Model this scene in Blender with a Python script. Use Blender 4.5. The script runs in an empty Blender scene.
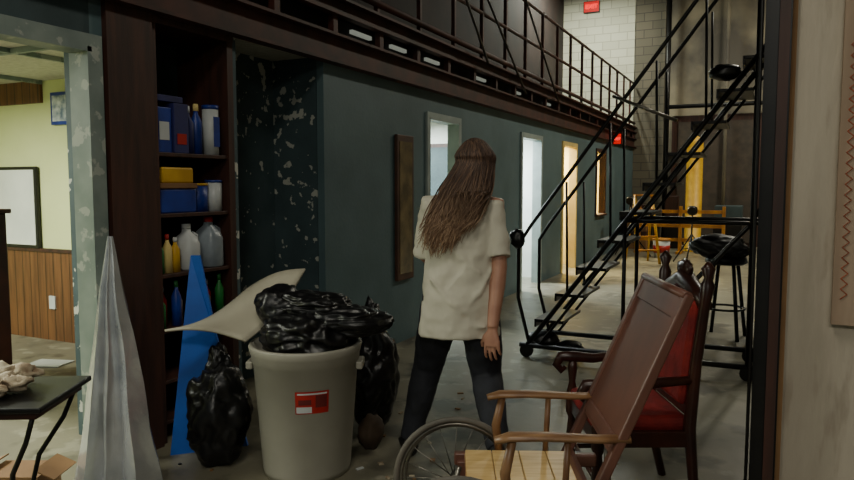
import bpy, bmesh, math, random
from mathutils import Vector, Matrix, noise
random.seed(7)
R25 = math.radians(25.8)
CS, SN = math.cos(R25), math.sin(R25)

def W(X, D, z=0.0):
    """lateral/depth along the 25.8 deg axis of the room -> world"""
    return (-SN*D + CS*X, CS*D + SN*X, z)

def lin(c):
    out = []
    for v in c[:3]:
        v = v/255.0
        out.append(v/12.92 if v <= 0.04045 else ((v+0.055)/1.055)**2.4)
    return (*out, 1.0)

def mat(name, c1, c2=None, rough=0.6, metal=0.0, scale=6.0, bump=0.0, bscale=40.0, emit=None, estr=1.0,
        stretch=(1, 1, 1), lo=0.35, hi=0.65, detail=6.0, bdist=0.02):
    m = bpy.data.materials.new(name)
    m.use_nodes = True
    nt = m.node_tree
    b = nt.nodes['Principled BSDF']
    b.inputs['Roughness'].default_value = rough
    b.inputs['Metallic'].default_value = metal
    tc = nt.nodes.new('ShaderNodeTexCoord')
    mp = nt.nodes.new('ShaderNodeMapping')
    mp.inputs['Scale'].default_value = stretch
    nt.links.new(tc.outputs['Object'], mp.inputs['Vector'])
    n = nt.nodes.new('ShaderNodeTexNoise')
    n.inputs['Scale'].default_value = scale
    n.inputs['Detail'].default_value = detail
    nt.links.new(mp.outputs['Vector'], n.inputs['Vector'])
    r = nt.nodes.new('ShaderNodeValToRGB')
    c2 = c2 or tuple(v*0.8 for v in c1)
    r.color_ramp.elements[0].position = lo
    r.color_ramp.elements[1].position = hi
    r.color_ramp.elements[0].color = lin(c1)
    r.color_ramp.elements[1].color = lin(c2)
    nt.links.new(n.outputs['Fac'], r.inputs['Fac'])
    nt.links.new(r.outputs['Color'], b.inputs['Base Color'])
    if bump:
        n2 = nt.nodes.new('ShaderNodeTexNoise')
        n2.inputs['Scale'].default_value = bscale
        n2.inputs['Detail'].default_value = 4
        nt.links.new(mp.outputs['Vector'], n2.inputs['Vector'])
        bp = nt.nodes.new('ShaderNodeBump')
        bp.inputs['Strength'].default_value = bump
        bp.inputs['Distance'].default_value = bdist
        nt.links.new(n2.outputs['Fac'], bp.inputs['Height'])
        nt.links.new(bp.outputs['Normal'], b.inputs['Normal'])
    if emit:
        b.inputs['Emission Color'].default_value = lin(emit)
        b.inputs['Emission Strength'].default_value = estr
    return m

def blotch(m, col, scale, thr, soft, stretch=(1, 1, 1), amt=1.0, patch=1.6):
    """overlay irregular worn patches / stains of another colour"""
    nt = m.node_tree; b = nt.nodes['Principled BSDF']
    tc = nt.nodes.new('ShaderNodeTexCoord'); mp = nt.nodes.new('ShaderNodeMapping'); mp.inputs['Scale'].default_value = stretch
    nt.links.new(tc.outputs['Object'], mp.inputs['Vector'])
    nn = nt.nodes.new('ShaderNodeTexNoise'); nn.inputs['Scale'].default_value = scale; nn.inputs['Detail'].default_value = 4
    n3 = nt.nodes.new('ShaderNodeTexNoise'); n3.inputs['Scale'].default_value = patch
    nt.links.new(mp.outputs['Vector'], nn.inputs['Vector']); nt.links.new(mp.outputs['Vector'], n3.inputs['Vector'])
    ad = nt.nodes.new('ShaderNodeMath'); ad.operation = 'MULTIPLY_ADD'; ad.inputs[1].default_value = .5
    nt.links.new(n3.outputs['Fac'], ad.inputs[0]); nt.links.new(nn.outputs['Fac'], ad.inputs[2])
    rp = nt.nodes.new('ShaderNodeValToRGB'); rp.color_ramp.elements[0].position = thr; rp.color_ramp.elements[1].position = min(1, thr+soft)
    rp.color_ramp.elements[0].color = (0, 0, 0, 1); rp.color_ramp.elements[1].color = (amt, amt, amt, 1)
    nt.links.new(ad.outputs[0], rp.inputs['Fac'])
    mx = nt.nodes.new('ShaderNodeMix'); mx.data_type = 'RGBA'
    nt.links.new(rp.outputs['Color'], mx.inputs[0]); nt.links.new(b.inputs['Base Color'].links[0].from_socket, mx.inputs[6])
    mx.inputs[7].default_value = lin(col); nt.links.new(mx.outputs[2], b.inputs['Base Color'])
    return m

def zgrad(m, col, z0, z1):
    """blend toward col as object height goes from z0 down to z1 (grown-out lighter hair)"""
    nt = m.node_tree; b = nt.nodes['Principled BSDF']
    tc = nt.nodes.new('ShaderNodeTexCoord'); sp = nt.nodes.new('ShaderNodeSeparateXYZ'); nt.links.new(tc.outputs['Object'], sp.inputs[0])
    mr = nt.nodes.new('ShaderNodeMapRange'); mr.inputs['From Min'].default_value = z0; mr.inputs['From Max'].default_value = z1
    nt.links.new(sp.outputs['Z'], mr.inputs['Value'])
    mx = nt.nodes.new('ShaderNodeMix'); mx.data_type = 'RGBA'
    nt.links.new(mr.outputs['Result'], mx.inputs[0]); nt.links.new(b.inputs['Base Color'].links[0].from_socket, mx.inputs[6])
    mx.inputs[7].default_value = lin(col); nt.links.new(mx.outputs[2], b.inputs['Base Color'])

class MB:
    def __init__(s):
        s.bm = bmesh.new(); s.mats = []
    def mi(s, m):
        if m not in s.mats: s.mats.append(m)
        return s.mats.index(m)
    def _fin(s, faces, m, smooth):
        i = s.mi(m)
        for f in faces:
            f.material_index = i; f.smooth = smooth
    def box(s, c, size, m, rot=None, bev=0.0):
        M = Matrix.Translation(c) @ (rot.to_4x4() if rot else Matrix()) @ Matrix.Diagonal((*size, 1))
        r = bmesh.ops.create_cube(s.bm, size=1.0, matrix=M)
        vs = r['verts']
        if bev:
            es = list({e for v in vs for e in v.link_edges})
            g = bmesh.ops.bevel(s.bm, geom=es, offset=bev, segments=2, affect='EDGES', profile=0.5)
            fs = list({f for v in g['verts'] for f in v.link_faces})
        else:
            fs = list({f for v in vs for f in v.link_faces})
        s._fin(fs, m, False)
    def b2(s, x0, x1, y0, y1, z0, z1, m, bev=0.0):
        s.box(((x0+x1)/2, (y0+y1)/2, (z0+z1)/2), (abs(x1-x0), abs(y1-y0), abs(z1-z0)), m, bev=bev)
    def tube(s, pts, r, m, seg=10, cap=True, ref=None, smooth=True, closed=False):
        pts = [Vector(p) for p in pts]; n = len(pts)
        if not isinstance(r, (list, tuple)): r = [r]*n
        rings = []; nv = None
        for i, p in enumerate(pts):
            if closed: t = pts[(i+1) % n]-pts[(i-1) % n]
            else: t = pts[min(i+1, n-1)]-pts[max(i-1, 0)]
            if t.length < 1e-9: t = Vector((0, 0, 1))
            t.normalize()
            if nv is None:
                nv = Vector(ref) if ref else (Vector((0, 0, 1)) if abs(t.z) < 0.9 else Vector((0, 1, 0)))
            nv = (nv - t*nv.dot(t)).normalized()
            bv = t.cross(nv)
            ra = r[i]
            a, b = ra if isinstance(ra, (list, tuple)) else (ra, ra)
            rings.append([s.bm.verts.new(p + nv*(a*math.cos(2*math.pi*k/seg)) + bv*(b*math.sin(2*math.pi*k/seg))) for k in range(seg)])
        fs = []
        for i in range(n if closed else n-1):
            A, B = rings[i], rings[(i+1) % n]
            for k in range(seg):
                try: fs.append(s.bm.faces.new((A[k], A[(k+1) % seg], B[(k+1) % seg], B[k])))
                except Exception: pass
        s._fin(fs, m, smooth)
        if cap and not closed:
            c = [s.bm.faces.new(rings[0][::-1]), s.bm.faces.new(rings[-1])]
            s._fin(c, m, False)
    def loft(s, secs, m, seg=28, cap=True, smooth=True, p=2.0, wob=None):
        rings = []
        for j, (cx, cy, cz, rx, ry) in enumerate(secs):
            ring = []
            for k in range(seg):
                a = 2*math.pi*k/seg; ca, sa = math.cos(a), math.sin(a)
                x = math.copysign(abs(ca)**(2/p), ca)*rx; y = math.copysign(abs(sa)**(2/p), sa)*ry
                w = wob(j, a) if wob else 1.0
                ring.append(s.bm.verts.new((cx+x*w, cy+y*w, cz)))
            rings.append(ring)
        fs = []
        for A, B in zip(rings, rings[1:]):
            for k in range(seg):
                fs.append(s.bm.faces.new((A[k], A[(k+1) % seg], B[(k+1) % seg], B[k])))
        s._fin(fs, m, smooth)
        if cap:
            s._fin([s.bm.faces.new(rings[0][::-1]), s.bm.faces.new(rings[-1])], m, False)
    def ell(s, c, rad, m, rot=None, sub=3, nz=0.0, nf=3.0, seed=0.0):
        M = Matrix.Translation(c) @ (rot.to_4x4() if rot else Matrix()) @ Matrix.Diagonal((*rad, 1))
        r = bmesh.ops.create_icosphere(s.bm, subdivisions=sub, radius=1.0)
        for v in r['verts']:
            if nz:
                q = v.co*nf + Vector((seed, seed*2, 0))
                q2 = Vector((q.x*1.0, q.y*1.0, q.z*1.8))
                d = noise.noise(q)*0.7 + (1-abs(noise.noise(q2*1.6))*2.2)*0.3 + (1-abs(noise.noise(q2*3.2))*2)*0.08
                v.co = v.co*(1+nz*(d-0.25))
            v.co = M @ v.co
        s._fin(list({f for v in r['verts'] for f in v.link_faces}), m, True)
    def grid(s, nu, nv, fn, m, smooth=True):
        V = [[s.bm.verts.new(fn(i/nu, j/nv)) for j in range(nv+1)] for i in range(nu+1)]
        fs = [s.bm.faces.new((V[i][j], V[i+1][j], V[i+1][j+1], V[i][j+1])) for i in range(nu) for j in range(nv)]
        s._fin(fs, m, smooth)
    def prism(s, pts, vec, m):
        vec = Vector(vec)
        A = [s.bm.verts.new(Vector(p)) for p in pts]; B = [s.bm.verts.new(Vector(p)+vec) for p in pts]
        fs = [s.bm.faces.new(A), s.bm.faces.new(B[::-1])]
        n = len(pts)
        for k in range(n): fs.append(s.bm.faces.new((A[k], B[k], B[(k+1) % n], A[(k+1) % n])))
        s._fin(fs, m, False)
    def build(s, name, loc=(0, 0, 0), rz=0.0, parent=None, rot=None):
        bmesh.ops.recalc_face_normals(s.bm, faces=s.bm.faces[:])
        me = bpy.data.meshes.new(name); s.bm.to_mesh(me); s.bm.free()
        for m in s.mats: me.materials.append(m)
        o = bpy.data.objects.new(name, me)
        bpy.context.scene.collection.objects.link(o)
        o.location = loc; o.rotation_euler = rot if rot else (0, 0, rz)
        if parent: o.parent = parent
        return o

def empty(name, loc=(0, 0, 0), rz=0.0):
    o = bpy.data.objects.new(name, None)
    bpy.context.scene.collection.objects.link(o)
    o.location = loc; o.rotation_euler = (0, 0, rz); o.empty_display_size = 0.1
    return o

# ------------------------------------------------------------ materials
M_floor = mat('concrete_floor', (132, 127, 107), (92, 89, 77), rough=0.42, scale=1.1, bump=0.08, bscale=14, lo=0.3, hi=0.75, detail=12)
blotch(M_floor, (58, 56, 48), 3.5, .80, .12, amt=.75, patch=.9)
blotch(M_floor, (156, 152, 134), 6, .84, .06, amt=.45, patch=1.2)
M_teal = mat('teal_wall_paint', (92, 114, 118), (76, 97, 101), rough=0.6, scale=1.5, bump=0.08, bscale=30)
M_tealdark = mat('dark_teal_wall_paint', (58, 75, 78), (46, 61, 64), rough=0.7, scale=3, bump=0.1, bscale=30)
M_brown = mat('dark_brown_wood', (68, 39, 29), (46, 27, 21), rough=0.55, scale=5, stretch=(4, 4, .5), bump=0.05)
M_mezz = mat('dimmed_brown_wall', (46, 31, 25), (28, 20, 17), rough=0.8, scale=2)  # dimness put into the base colour, since the mezzanine lamp reaches this wall
M_steelbr = mat('rust_painted_steel', (80, 40, 29), (48, 27, 21), rough=0.6, scale=4)
M_blacksteel = mat('black_steel', (26, 25, 24), (18, 17, 17), rough=0.4, metal=0.3, scale=9)
M_green = mat('pale_green_plaster', (206, 212, 156), (198, 205, 146), rough=0.7, scale=2)
M_trimw = mat('painted_trim_bluegrey', (128, 140, 134), (104, 118, 114), rough=0.5, scale=5)
blotch(M_trimw, (170, 174, 164), 11, .87, .03, amt=.6)
M_trimd = mat('painted_trim_light', (160, 172, 168), (140, 152, 150), rough=0.5, scale=5)
M_white = mat('white_plaster', (215, 218, 210), (200, 204, 196), rough=0.7, scale=3)
M_cream = mat('cream_plaster', (222, 200, 130), (205, 180, 110), rough=0.7, scale=3)
M_ceil = mat('ceiling_tile', (200, 198, 185), (180, 178, 165), rough=0.8, scale=20)
M_dark = mat('dark_ceiling', (34, 30, 28), (24, 22, 21), rough=0.8)
M_farwall = mat('stained_plaster', (146, 138, 116), (84, 80, 72), rough=0.8, scale=0.8, bump=0.1, bscale=12, lo=.38, hi=.62, detail=12)
M_beige = mat('weathered_concrete_wall', (182, 172, 154), (160, 150, 133), rough=0.8, scale=2.2, stretch=(3, 3, .6), bump=0.3, bscale=16, detail=12)
blotch(M_beige, (128, 114, 97), 7, .80, .12, stretch=(2.5, 2.5, .5), amt=.5)
M_beige2 = mat('raw_board', (166, 144, 122), (138, 117, 97), rough=0.8, scale=4, stretch=(4, 4, .4))
M_orange = mat('orange_cord', (180, 84, 50), rough=0.7)
M_chair = mat('old_varnished_wood', (114, 74, 60), (80, 50, 42), rough=0.38, scale=4, stretch=(1, 1, .6))
M_chairlt = mat('worn_light_wood', (150, 114, 78), (114, 80, 54), rough=0.4, scale=8, stretch=(1, 6, 1))
M_seat = mat('pale_wood_seat', (222, 190, 130), (200, 164, 104), rough=0.4, scale=6, stretch=(1, 8, 1))
M_red = mat('red_velvet', (150, 34, 28), (112, 22, 19), rough=0.8, scale=10, bump=0.2, bscale=60)
M_mahog = mat('dark_mahogany', (66, 34, 24), (40, 22, 18), rough=0.3, scale=6)
M_can = mat('grey_plastic', (164, 161, 148), (154, 151, 138), rough=0.5, scale=4)
M_bag = mat('black_bin_liner', (18, 18, 20), (12, 12, 13), rough=0.36, scale=4, bump=0.3, bscale=5, stretch=(1, 1, 2.5))
M_blue = mat('blue_board', (28, 100, 204), (22, 86, 184), rough=0.4)
M_chrome = mat('silver_foil', (228, 230, 232), (196, 200, 204), rough=0.22, metal=.72, bump=0.2, bscale=9)
M_card = mat('foam_board', (180, 175, 155), (162, 156, 138), rough=0.7, scale=3)
M_cardboard = mat('cardboard', (134, 100, 64), (118, 86, 54), rough=0.8)
M_paperbag = mat('brown_paper', (70, 54, 38), (54, 42, 30), rough=0.8)
M_paper = mat('crumpled_paper', (196, 186, 160), (134, 112, 88), rough=0.8, scale=14, bump=0.4)
M_yellow = mat('yellow_paint', (210, 166, 30), (184, 140, 22), rough=0.5)
M_redp = mat('red_plastic', (180, 34, 28), rough=0.4)
M_greenp = mat('green_plastic', (40, 130, 60), rough=0.4)
M_bluep = mat('blue_plastic', (34, 60, 150), (26, 46, 118), rough=0.4)
M_navy = mat('navy_carton', (40, 44, 104), (30, 32, 78), rough=0.6)
M_whitep = mat('white_plastic', (200, 204, 204), (184, 188, 188), rough=0.4)
M_tyre = mat('grey_rubber', (112, 106, 96), (86, 82, 74), rough=0.6)
M_steel = mat('dull_steel', (150, 146, 136), (110, 106, 98), rough=0.35, metal=0.9)
M_brass = mat('brass', (212, 160, 60), rough=0.25, metal=1.0)
M_lamp = mat('fluorescent_tube', (255, 255, 255), emit=(255, 250, 235), estr=9)
M_exit = mat('exit_red', (230, 20, 20), emit=(255, 20, 20), estr=4)

def brickmat(name, c1, c2, mo, w=0.4, h=0.2):
    m = bpy.data.materials.new(name); m.use_nodes = True; nt = m.node_tree
    b = nt.nodes['Principled BSDF']; b.inputs['Roughness'].default_value = 0.8
    tc = nt.nodes.new('ShaderNodeTexCoord'); sp = nt.nodes.new('ShaderNodeSeparateXYZ'); cb = nt.nodes.new('ShaderNodeCombineXYZ')
    nt.links.new(tc.outputs['Object'], sp.inputs[0])
    nt.links.new(sp.outputs['X'], cb.inputs['X']); nt.links.new(sp.outputs['Z'], cb.inputs['Y'])
    br = nt.nodes.new('ShaderNodeTexBrick')
    br.inputs['Scale'].default_value = 1.0; br.inputs['Brick Width'].default_value = w; br.inputs['Row Height'].default_value = h
    br.inputs['Mortar Size'].default_value = 0.01
    br.inputs['Color1'].default_value = lin(c1); br.inputs['Color2'].default_value = lin(c2); br.inputs['Mortar'].default_value = lin(mo)
    nt.links.new(cb.outputs[0], br.inputs['Vector']); nt.links.new(br.outputs['Color'], b.inputs['Base Color'])
    return m
M_brick = brickmat('white_block', (214, 214, 192), (200, 200, 178), (176, 174, 152))
M_block = brickmat('grey_block', (112, 106, 90), (98, 94, 80), (78, 74, 66))

def plankmat(name, c1, c2, axis='X', freq=9.0):
    m = mat(name, c1, c2, rough=0.5, scale=5, stretch=(5, 5, .5))
    nt = m.node_tree; b = nt.nodes['Principled BSDF']
    wv = nt.nodes.new('ShaderNodeTexWave'); wv.bands_direction = axis; wv.inputs['Scale'].default_value = freq/6.28*2
    tc = nt.nodes.new('ShaderNodeTexCoord'); nt.links.new(tc.outputs['Object'], wv.inputs['Vector'])
    rp = nt.nodes.new('ShaderNodeValToRGB'); rp.color_ramp.elements[0].position = 0.0; rp.color_ramp.elements[1].position = 0.08
    rp.color_ramp.elements[0].color = (0.35, 0.35, 0.35, 1)
    nt.links.new(wv.outputs['Fac'], rp.inputs['Fac'])
    mx = nt.nodes.new('ShaderNodeMix'); mx.data_type = 'RGBA'; mx.blend_type = 'MULTIPLY'; mx.inputs[0].default_value = 1
    src = b.inputs['Base Color'].links[0].from_socket
    nt.links.new(src, mx.inputs[6]); nt.links.new(rp.outputs['Color'], mx.inputs[7]); nt.links.new(mx.outputs[2], b.inputs['Base Color'])
    return m
M_wains = plankmat('wood_panelling', (112, 74, 43), (88, 56, 33))
M_peel = mat('peeling_teal_paint', (74, 92, 96), (58, 75, 79), rough=0.7, scale=3, bump=.15, bscale=20)
blotch(M_peel, (190, 192, 182), 12, .895, .012, patch=1.7)
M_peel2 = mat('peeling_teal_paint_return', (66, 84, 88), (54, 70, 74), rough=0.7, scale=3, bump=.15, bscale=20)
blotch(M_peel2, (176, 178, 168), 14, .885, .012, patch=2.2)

def room(name, boxes, m):
    k = MB()
    for bx in boxes: k.b2(*bx, m)
    return k.build(name)

# ------------------------------------------------------------ room shell
room('floor', [(-9, 6, -4, 18.3, -0.1, 0)], M_floor)
room('ceiling', [(-9, 6, -4, 18.3, 7.0, 7.15)], M_dark)
WX0, WX1 = -3.10, -3.0
DY = 2.42
room('wall_left_entry', [(WX0, WX1, -4, 0.95, 0, 2.4)], M_teal)
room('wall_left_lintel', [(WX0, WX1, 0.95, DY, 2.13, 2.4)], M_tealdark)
room('wall_left_pier', [(WX0, WX1, DY, 2.78, 0, 2.4)], M_teal)
room('wall_left', [
    (WX0, WX1, 4.43, 6.2, 0, 2.4), (WX0, WX1, 6.2, 6.98, 2.12, 2.4),
    (WX0, WX1, 6.98, 9.11, 0, 2.4), (WX0, WX1, 9.11, 10.04, 2.12, 2.4),
    (WX0, WX1, 10.04, 11.25, 0, 2.4), (WX0, WX1, 11.25, 12.15, 2.12, 2.4),
    (WX0, WX1, 12.15, 13.75, 0, 2.4), (WX0, WX1, 13.75, 14.6, 2.12, 2.4), (WX0, WX1, 13.75, 14.6, 0, .86),
    (WX0, WX1, 14.6, 18, 0, 2.4)], M_teal)
room('wall_recess', [(-3.56, -3.46, 2.7, 4.5, 0, 2.4), (-3.46, -3.0, 3.44, 3.47, 0, 2.4), (-3.46, -3.0, 2.78, 3.44, 2.37, 2.4)], M_peel)
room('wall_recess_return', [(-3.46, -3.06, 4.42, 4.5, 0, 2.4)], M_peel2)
room('wall_far', [(-4.75, 6, 18, 18.2, 0, 7)], M_farwall)
room('wall_far_mezzanine', [(-4.8, -3.02, 17.93, 17.995, 2.78, 7)], M_brick)
room('wall_far_blockwork', [(-3.0, -2.3, 17.9, 17.995, 0, 7)], M_block)
room('wall_mezzanine', [(-4.95, -4.8, 0, 18, 2.8, 7)], M_mezz)
room('floor_mezzanine', [(-4.95, -3.05, 0, 17.95, 2.42, 2.78)], M_dark)
room('wall_right', [(0.055, 3.0, 2.5, 2.72, 0, 4.5)], M_beige)
room('wall_right_side', [(6, 6.15, -4, 18, 0, 7)], M_farwall)
room('wall_office_back', [(-8, -3.56, 4.32, 4.43, 0, 2.4)], M_green)
room('wall_office_side', [(-8.1, -8, -1, 4.4, 0, 2.4)], M_green)
room('wall_office_front', [(-8, -3.15, -1.1, -1, 0, 2.4)], M_green)
room('ceiling_office', [(-8, -3.15, -1, 4.43, 2.4, 2.42)], M_ceil)
k = MB()
k.b2(-8, -3.57, 4.295, 4.32, 0, 0.83, M_wains); k.b2(-8, -3.57, 4.28, 4.32, 0.83, 0.86, M_brown)
k.build('trim_wainscot')
k = MB(); k.b2(-8, -6.0, 4.29, 4.32, 2.2, 2.4, M_wains); k.build('trim_office_header')
k = MB()
for yy in (2.2, 3.2): k.b2(-8, -3.2, yy, yy+0.03, 2.36, 2.40, M_trimw)
for xx in (-7.2, -6, -4.8): k.b2(xx, xx+.03, -1, 4.3, 2.365, 2.399, M_trimw)
k.build('trim_office_ceiling_grid')

room('wall_partition_rooms', [(-6, -3.15, 8.6, 8.7, 0, 2.4)], M_white)
room('wall_rooms_rear', [(-6.1, -6, 4.43, 18, 0, 2.4)], M_white)
room('wall_partition_white', [(-6, -3.15, 10.55, 10.65, 0, 2.4)], M_white)
room('wall_partition_cream', [(-6, -3.15, 12.7, 12.8, 0, 2.4), (-6, -3.15, 16, 16.1, 0, 2.4), (-4.2, -4.15, 10.65, 16, 0, 2.4)], M_cream)
room('ceiling_rooms', [(-6, -3.15, 4.43, 18, 2.4, 2.42)], M_ceil)
k = MB(); k.b2(-4.35, -3.7, 8.565, 8.595, 1.05, 2.0, M_brown); k.b2(-4.3, -3.75, 8.555, 8.565, 1.1, 1.95, M_tealdark); k.build('notice_board')

def casing(name, y0, y1, z1, m, z0=0.0, w=0.05, xo=0.025):
    k = MB()
    k.b2(WX0-.01, WX1+xo, y0, y0+w*.4, z0, z1, m); k.b2(WX0-.01, WX1+xo, y1-w*.4, y1, z0, z1, m)
    k.b2(WX0-.01, WX1+xo, y0, y1, z1-w*.4, z1, m)
    k.b2(WX1, WX1+xo, y0-w, y0, z0, z1+w, m); k.b2(WX1, WX1+xo, y1, y1+w, z0, z1+w, m)
    k.b2(WX1, WX1+xo, y0, y1, z1, z1+w, m)
    if z0 > 0: k.b2(WX0, WX1+xo+.03, y0-w, y1+w, z0-.04, z0, m)
    return k.build(name)
casing('door_1_frame', 0.97, DY-.01, 2.12, M_trimw, w=0.06)
casing('door_2_frame', 6.22, 6.96, 2.11, M_trimd)
casing('door_3_frame', 9.13, 10.02, 2.11, M_trimd)
casing('door_4_frame', 11.27, 12.13, 2.11, M_cream)
casing('window_1', 13.77, 14.58, 2.11, M_brown, z0=0.87)
k = MB(); k.box((0, .37, 1.03), (.04, .74, 2.04), M_trimd, bev=.004); k.tube([(.02, .68, 1), (.09, .68, 1)], .02, M_brass); k.ell((.1, .68, 1), (.03, .03, .03), M_brass, sub=2)
k.build('door_3', (-3.2, 9.18, 0.0), rz=math.radians(75))
k = MB(); k.box((0, .34, 1.03), (.04, .68, 2.04), M_brown, bev=.004); k.tube([(.02, .6, 1), (.09, .6, 1)], .02, M_brass); k.ell((.1, .6, 1), (.03, .03, .03), M_brass, sub=2)
k.build('door_4', (-3.2, 11.35, 0.0), rz=math.radians(80))

k = MB(); k.b2(-2.998, -2.965, 2.49, 2.78, 0, 2.36, M_brown); k.build('trim_brown_panel')
# mezzanine edge structure
k = MB()
for (z0, z1, d) in ((2.36, 2.58, .10), (2.72, 2.86, .10)):
    k.b2(-3.0, -2.98, 0, 17.9, z0, z1, M_steelbr)
    k.b2(-3.0, -2.98+d*.7, 0, 17.9, z0, z0+.02, M_steelbr); k.b2(-3.0, -2.98+d*.7, 0, 17.9, z1-.02, z1, M_steelbr)
for i in range(26):
    y = 0.3+i*0.7
    k.b2(-3.0, -2.95, y, y+.06, 2.58, 2.72, M_steelbr)
k.build('trim_mezzanine_beam')
k = MB()
M_whitestrip = mat('white_gap_glow', (200, 202, 195), emit=(225, 232, 215), estr=0.22)  # not a lamp: glow put into the strips for light through beam gaps
for y, l in ((4.85, .3), (5.5, .28), (6.2, .3), (7.45, .35), (8.8, .3), (10.2, .35)):
    k.b2(-3.03, -3.0, y, y+l, 2.65, 2.68, M_whitestrip)
k.build('gap_glow_strips_mezzanine')
k = MB()
for z in (3.9, 3.4):
    k.tube([(-2.98, 0, z), (-2.98, 17.8, z)], .022, M_steelbr)
k.tube([(-2.96, 0, 2.95), (-2.96, 17.8, 2.95)], .03, M_steelbr)
y = 0.4; i = 0
while y < 17.8:
    k.b2(-3.0, -2.96, y-.018, y+.018, 2.86, 3.92, M_steelbr)
    y += .8; i += 1
k.build('mezzanine_railing')
k = MB()
for (y0, z0, y1, z1, xo) in ((6.2, 4.4, 9.0, 2.65, .0), (5.2, 4.2, 7.4, 2.8, .25), (7.0, 4.9, 10.5, 2.7, .1)):
    k.tube([(-2.9+xo, y0, z0), (-2.9+xo*.3, y1, z1)], .014, M_blacksteel)
k.build('hanging_cables')
k = MB()
for x in (-2.6, -.4, 1.6): k.b2(x, x+.2, 0, 18, 6.6, 7.0, M_steelbr)
for y in (4, 8, 12, 16): k.b2(-4.9, 6, y, y+.15, 6.3, 6.6, M_steelbr)
k.build('trim_ceiling_beams')
k = MB()
k.tube([(-2.2, 17.7, 0), (-2.2, 17.7, 7)], .06, M_blacksteel); k.tube([(-.9, 17.75, 0), (-.9, 17.75, 7)], .04, M_farwall)
k.tube([(-2.2, 17.7, 3.3), (3, 17.7, 3.3)], .05, M_blacksteel)
k.build('wall_pipes')
k = MB(); k.b2(-2.1, -.1, 17.93, 17.99, 0, 3.1, M_brown); k.b2(-1.95, -.25, 17.9, 17.93, .1, 2.95, mat('dull_door', (70, 60, 50), (54, 48, 40))); k.build('door_5')

k = MB()
M_caseglass = mat('case_glass', (128, 112, 80), (88, 78, 60), rough=.25)
k.b2(-2.998, -2.965, 5.53, 5.85, .58, 1.9, mat('case_wood', (82, 53, 36), (60, 40, 29)), bev=.006)
k.b2(-2.965, -2.96, 5.57, 5.81, .64, 1.84, M_caseglass)
k.build('display_case')

k = MB(); k.b2(-0.02, 0.055, 2.47, 2.75, 0, 4.5, M_blacksteel); k.b2(0.02, 0.05, 2.46, 2.47, 0, 4.5, M_brown); k.build('trim_steel_jamb')
k = MB(); k.b2(0.056, .07, 2.487, 2.5, 0, 4.5, M_cardboard); k.build('trim_jamb_edge')
k = MB(); k.b2(0.195, 0.42, 2.47, 2.5, 1.02, 4.5, M_beige2)
k.build('trim_board')
k = MB()
for off in (0, .05):
    pts = []
    z = 1.1
    i = 0
    while z < 1.9:
        pts.append((.215+off+(.018 if i % 2 else 0), 2.468, z)); z += .016; i += 1
    k.tube(pts, .0018, M_orange, seg=6)
k.build('orange_cord_stitching')
k = MB(); k.tube([(-.03, 2.45, 0), (-.028, 2.45, 1.2), (-.032, 2.45, 2.4), (-.03, 2.45, 4.4)], .006, M_blacksteel, seg=6); k.build('hanging_cable')

# ------------------------------------------------------------ bookshelf
k = MB()
y0, y1 = 2.79, 3.43
k.b2(-3.40, -2.99, y0, y0+.035, 0, 2.35, M_brown); k.b2(-3.40, -2.99, y1-.05, y1, 0, 2.35, M_brown)
k.b2(-3.42, -3.40, y0, y1, 0, 2.35, M_tealdark); k.b2(-3.40, -2.985, y0, y1, 2.32, 2.36, M_brown)
SH = (0.12, .35, .64, .95, 1.29, 1.63)
for z in SH: k.b2(-3.40, -3.0, y0+.035, y1-.05, z-.022, z, M_brown, bev=.003)
k.build('wooden_shelving_unit')

def jug(name, x, y, z, s, m, capm):
    k = MB()
    k.loft([(0, 0, 0, .07*s, .055*s), (0, 0, .01, .08*s, .062*s), (0, 0, .16*s, .08*s, .062*s), (0, 0, .2*s, .065*s, .05*s), (0, 0, .235*s, .025*s, .025*s), (0, 0, .26*s, .022*s, .022*s)], m, p=3)
    k.loft([(0, 0, .255*s, .027*s, .027*s), (0, 0, .285*s, .027*s, .027*s)], capm)
    k.tube([(0, .05*s, .225*s), (0, .085*s, .21*s), (0, .09*s, .15*s), (0, .07*s, .11*s)], .011*s, m)
    return k.build(name, (x, y, z))
def can(k, x, y, z, r, h, m, lid):
    k.loft([(x, y, z, r, r), (x, y, z+h*.94, r, r)], m); k.loft([(x, y, z+h*.92, r*1.05, r*1.05), (x, y, z+h, r*1.05, r*1.05)], lid)
def bottle(k, x, y, z, r, h, m, capm):
    k.loft([(x, y, z, r, r), (x, y, z+h*.65, r, r), (x, y, z+h*.8, r*.4, r*.4), (x, y, z+h*.88, r*.38, r*.38)], m, seg=14)
    k.loft([(x, y, z+h*.86, r*.48, r*.48), (x, y, z+h, r*.42, r*.42)], capm, seg=12)
k = MB(); k.b2(-3.2, -3.02, 2.84, 2.95, 1.63, 1.88, M_bluep, bev=.004); k.b2(-3.2, -3.01, 2.96, 3.07, 1.63, 1.91, M_navy, bev=.004)
k.b2(-3.2, -3.03, 2.845, 3.05, 1.915, 1.95, M_navy, bev=.003); k.b2(-3.019, -3.017, 2.86, 2.93, 1.7, 1.8, M_whitep); k.b2(-3.009, -3.007, 2.98, 3.05, 1.68, 1.74, M_redp); k.build('cartons')
k = MB(); bottle(k, -3.07, 3.12, 1.63, .036, .28, M_navy, M_whitep); bottle(k, -3.08, 3.2, 1.63, .036, .3, M_bluep, M_cream)
can(k, -3.06, 3.30, 1.63, .048, .3, M_whitep, M_bluep); k.b2(-3.012, -3.01, 3.275, 3.325, 1.68, 1.86, M_bluep); bottle(k, -3.2, 3.25, 1.63, .04, .25, M_whitep, M_redp)
k.build('spray_bottles')
k = MB(); k.b2(-3.2, -3.02, 2.85, 3.13, 1.29, 1.43, M_bluep, bev=.01); k.b2(-3.21, -3.01, 2.845, 3.13, 1.43, 1.46, M_cardboard, bev=.005)
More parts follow.
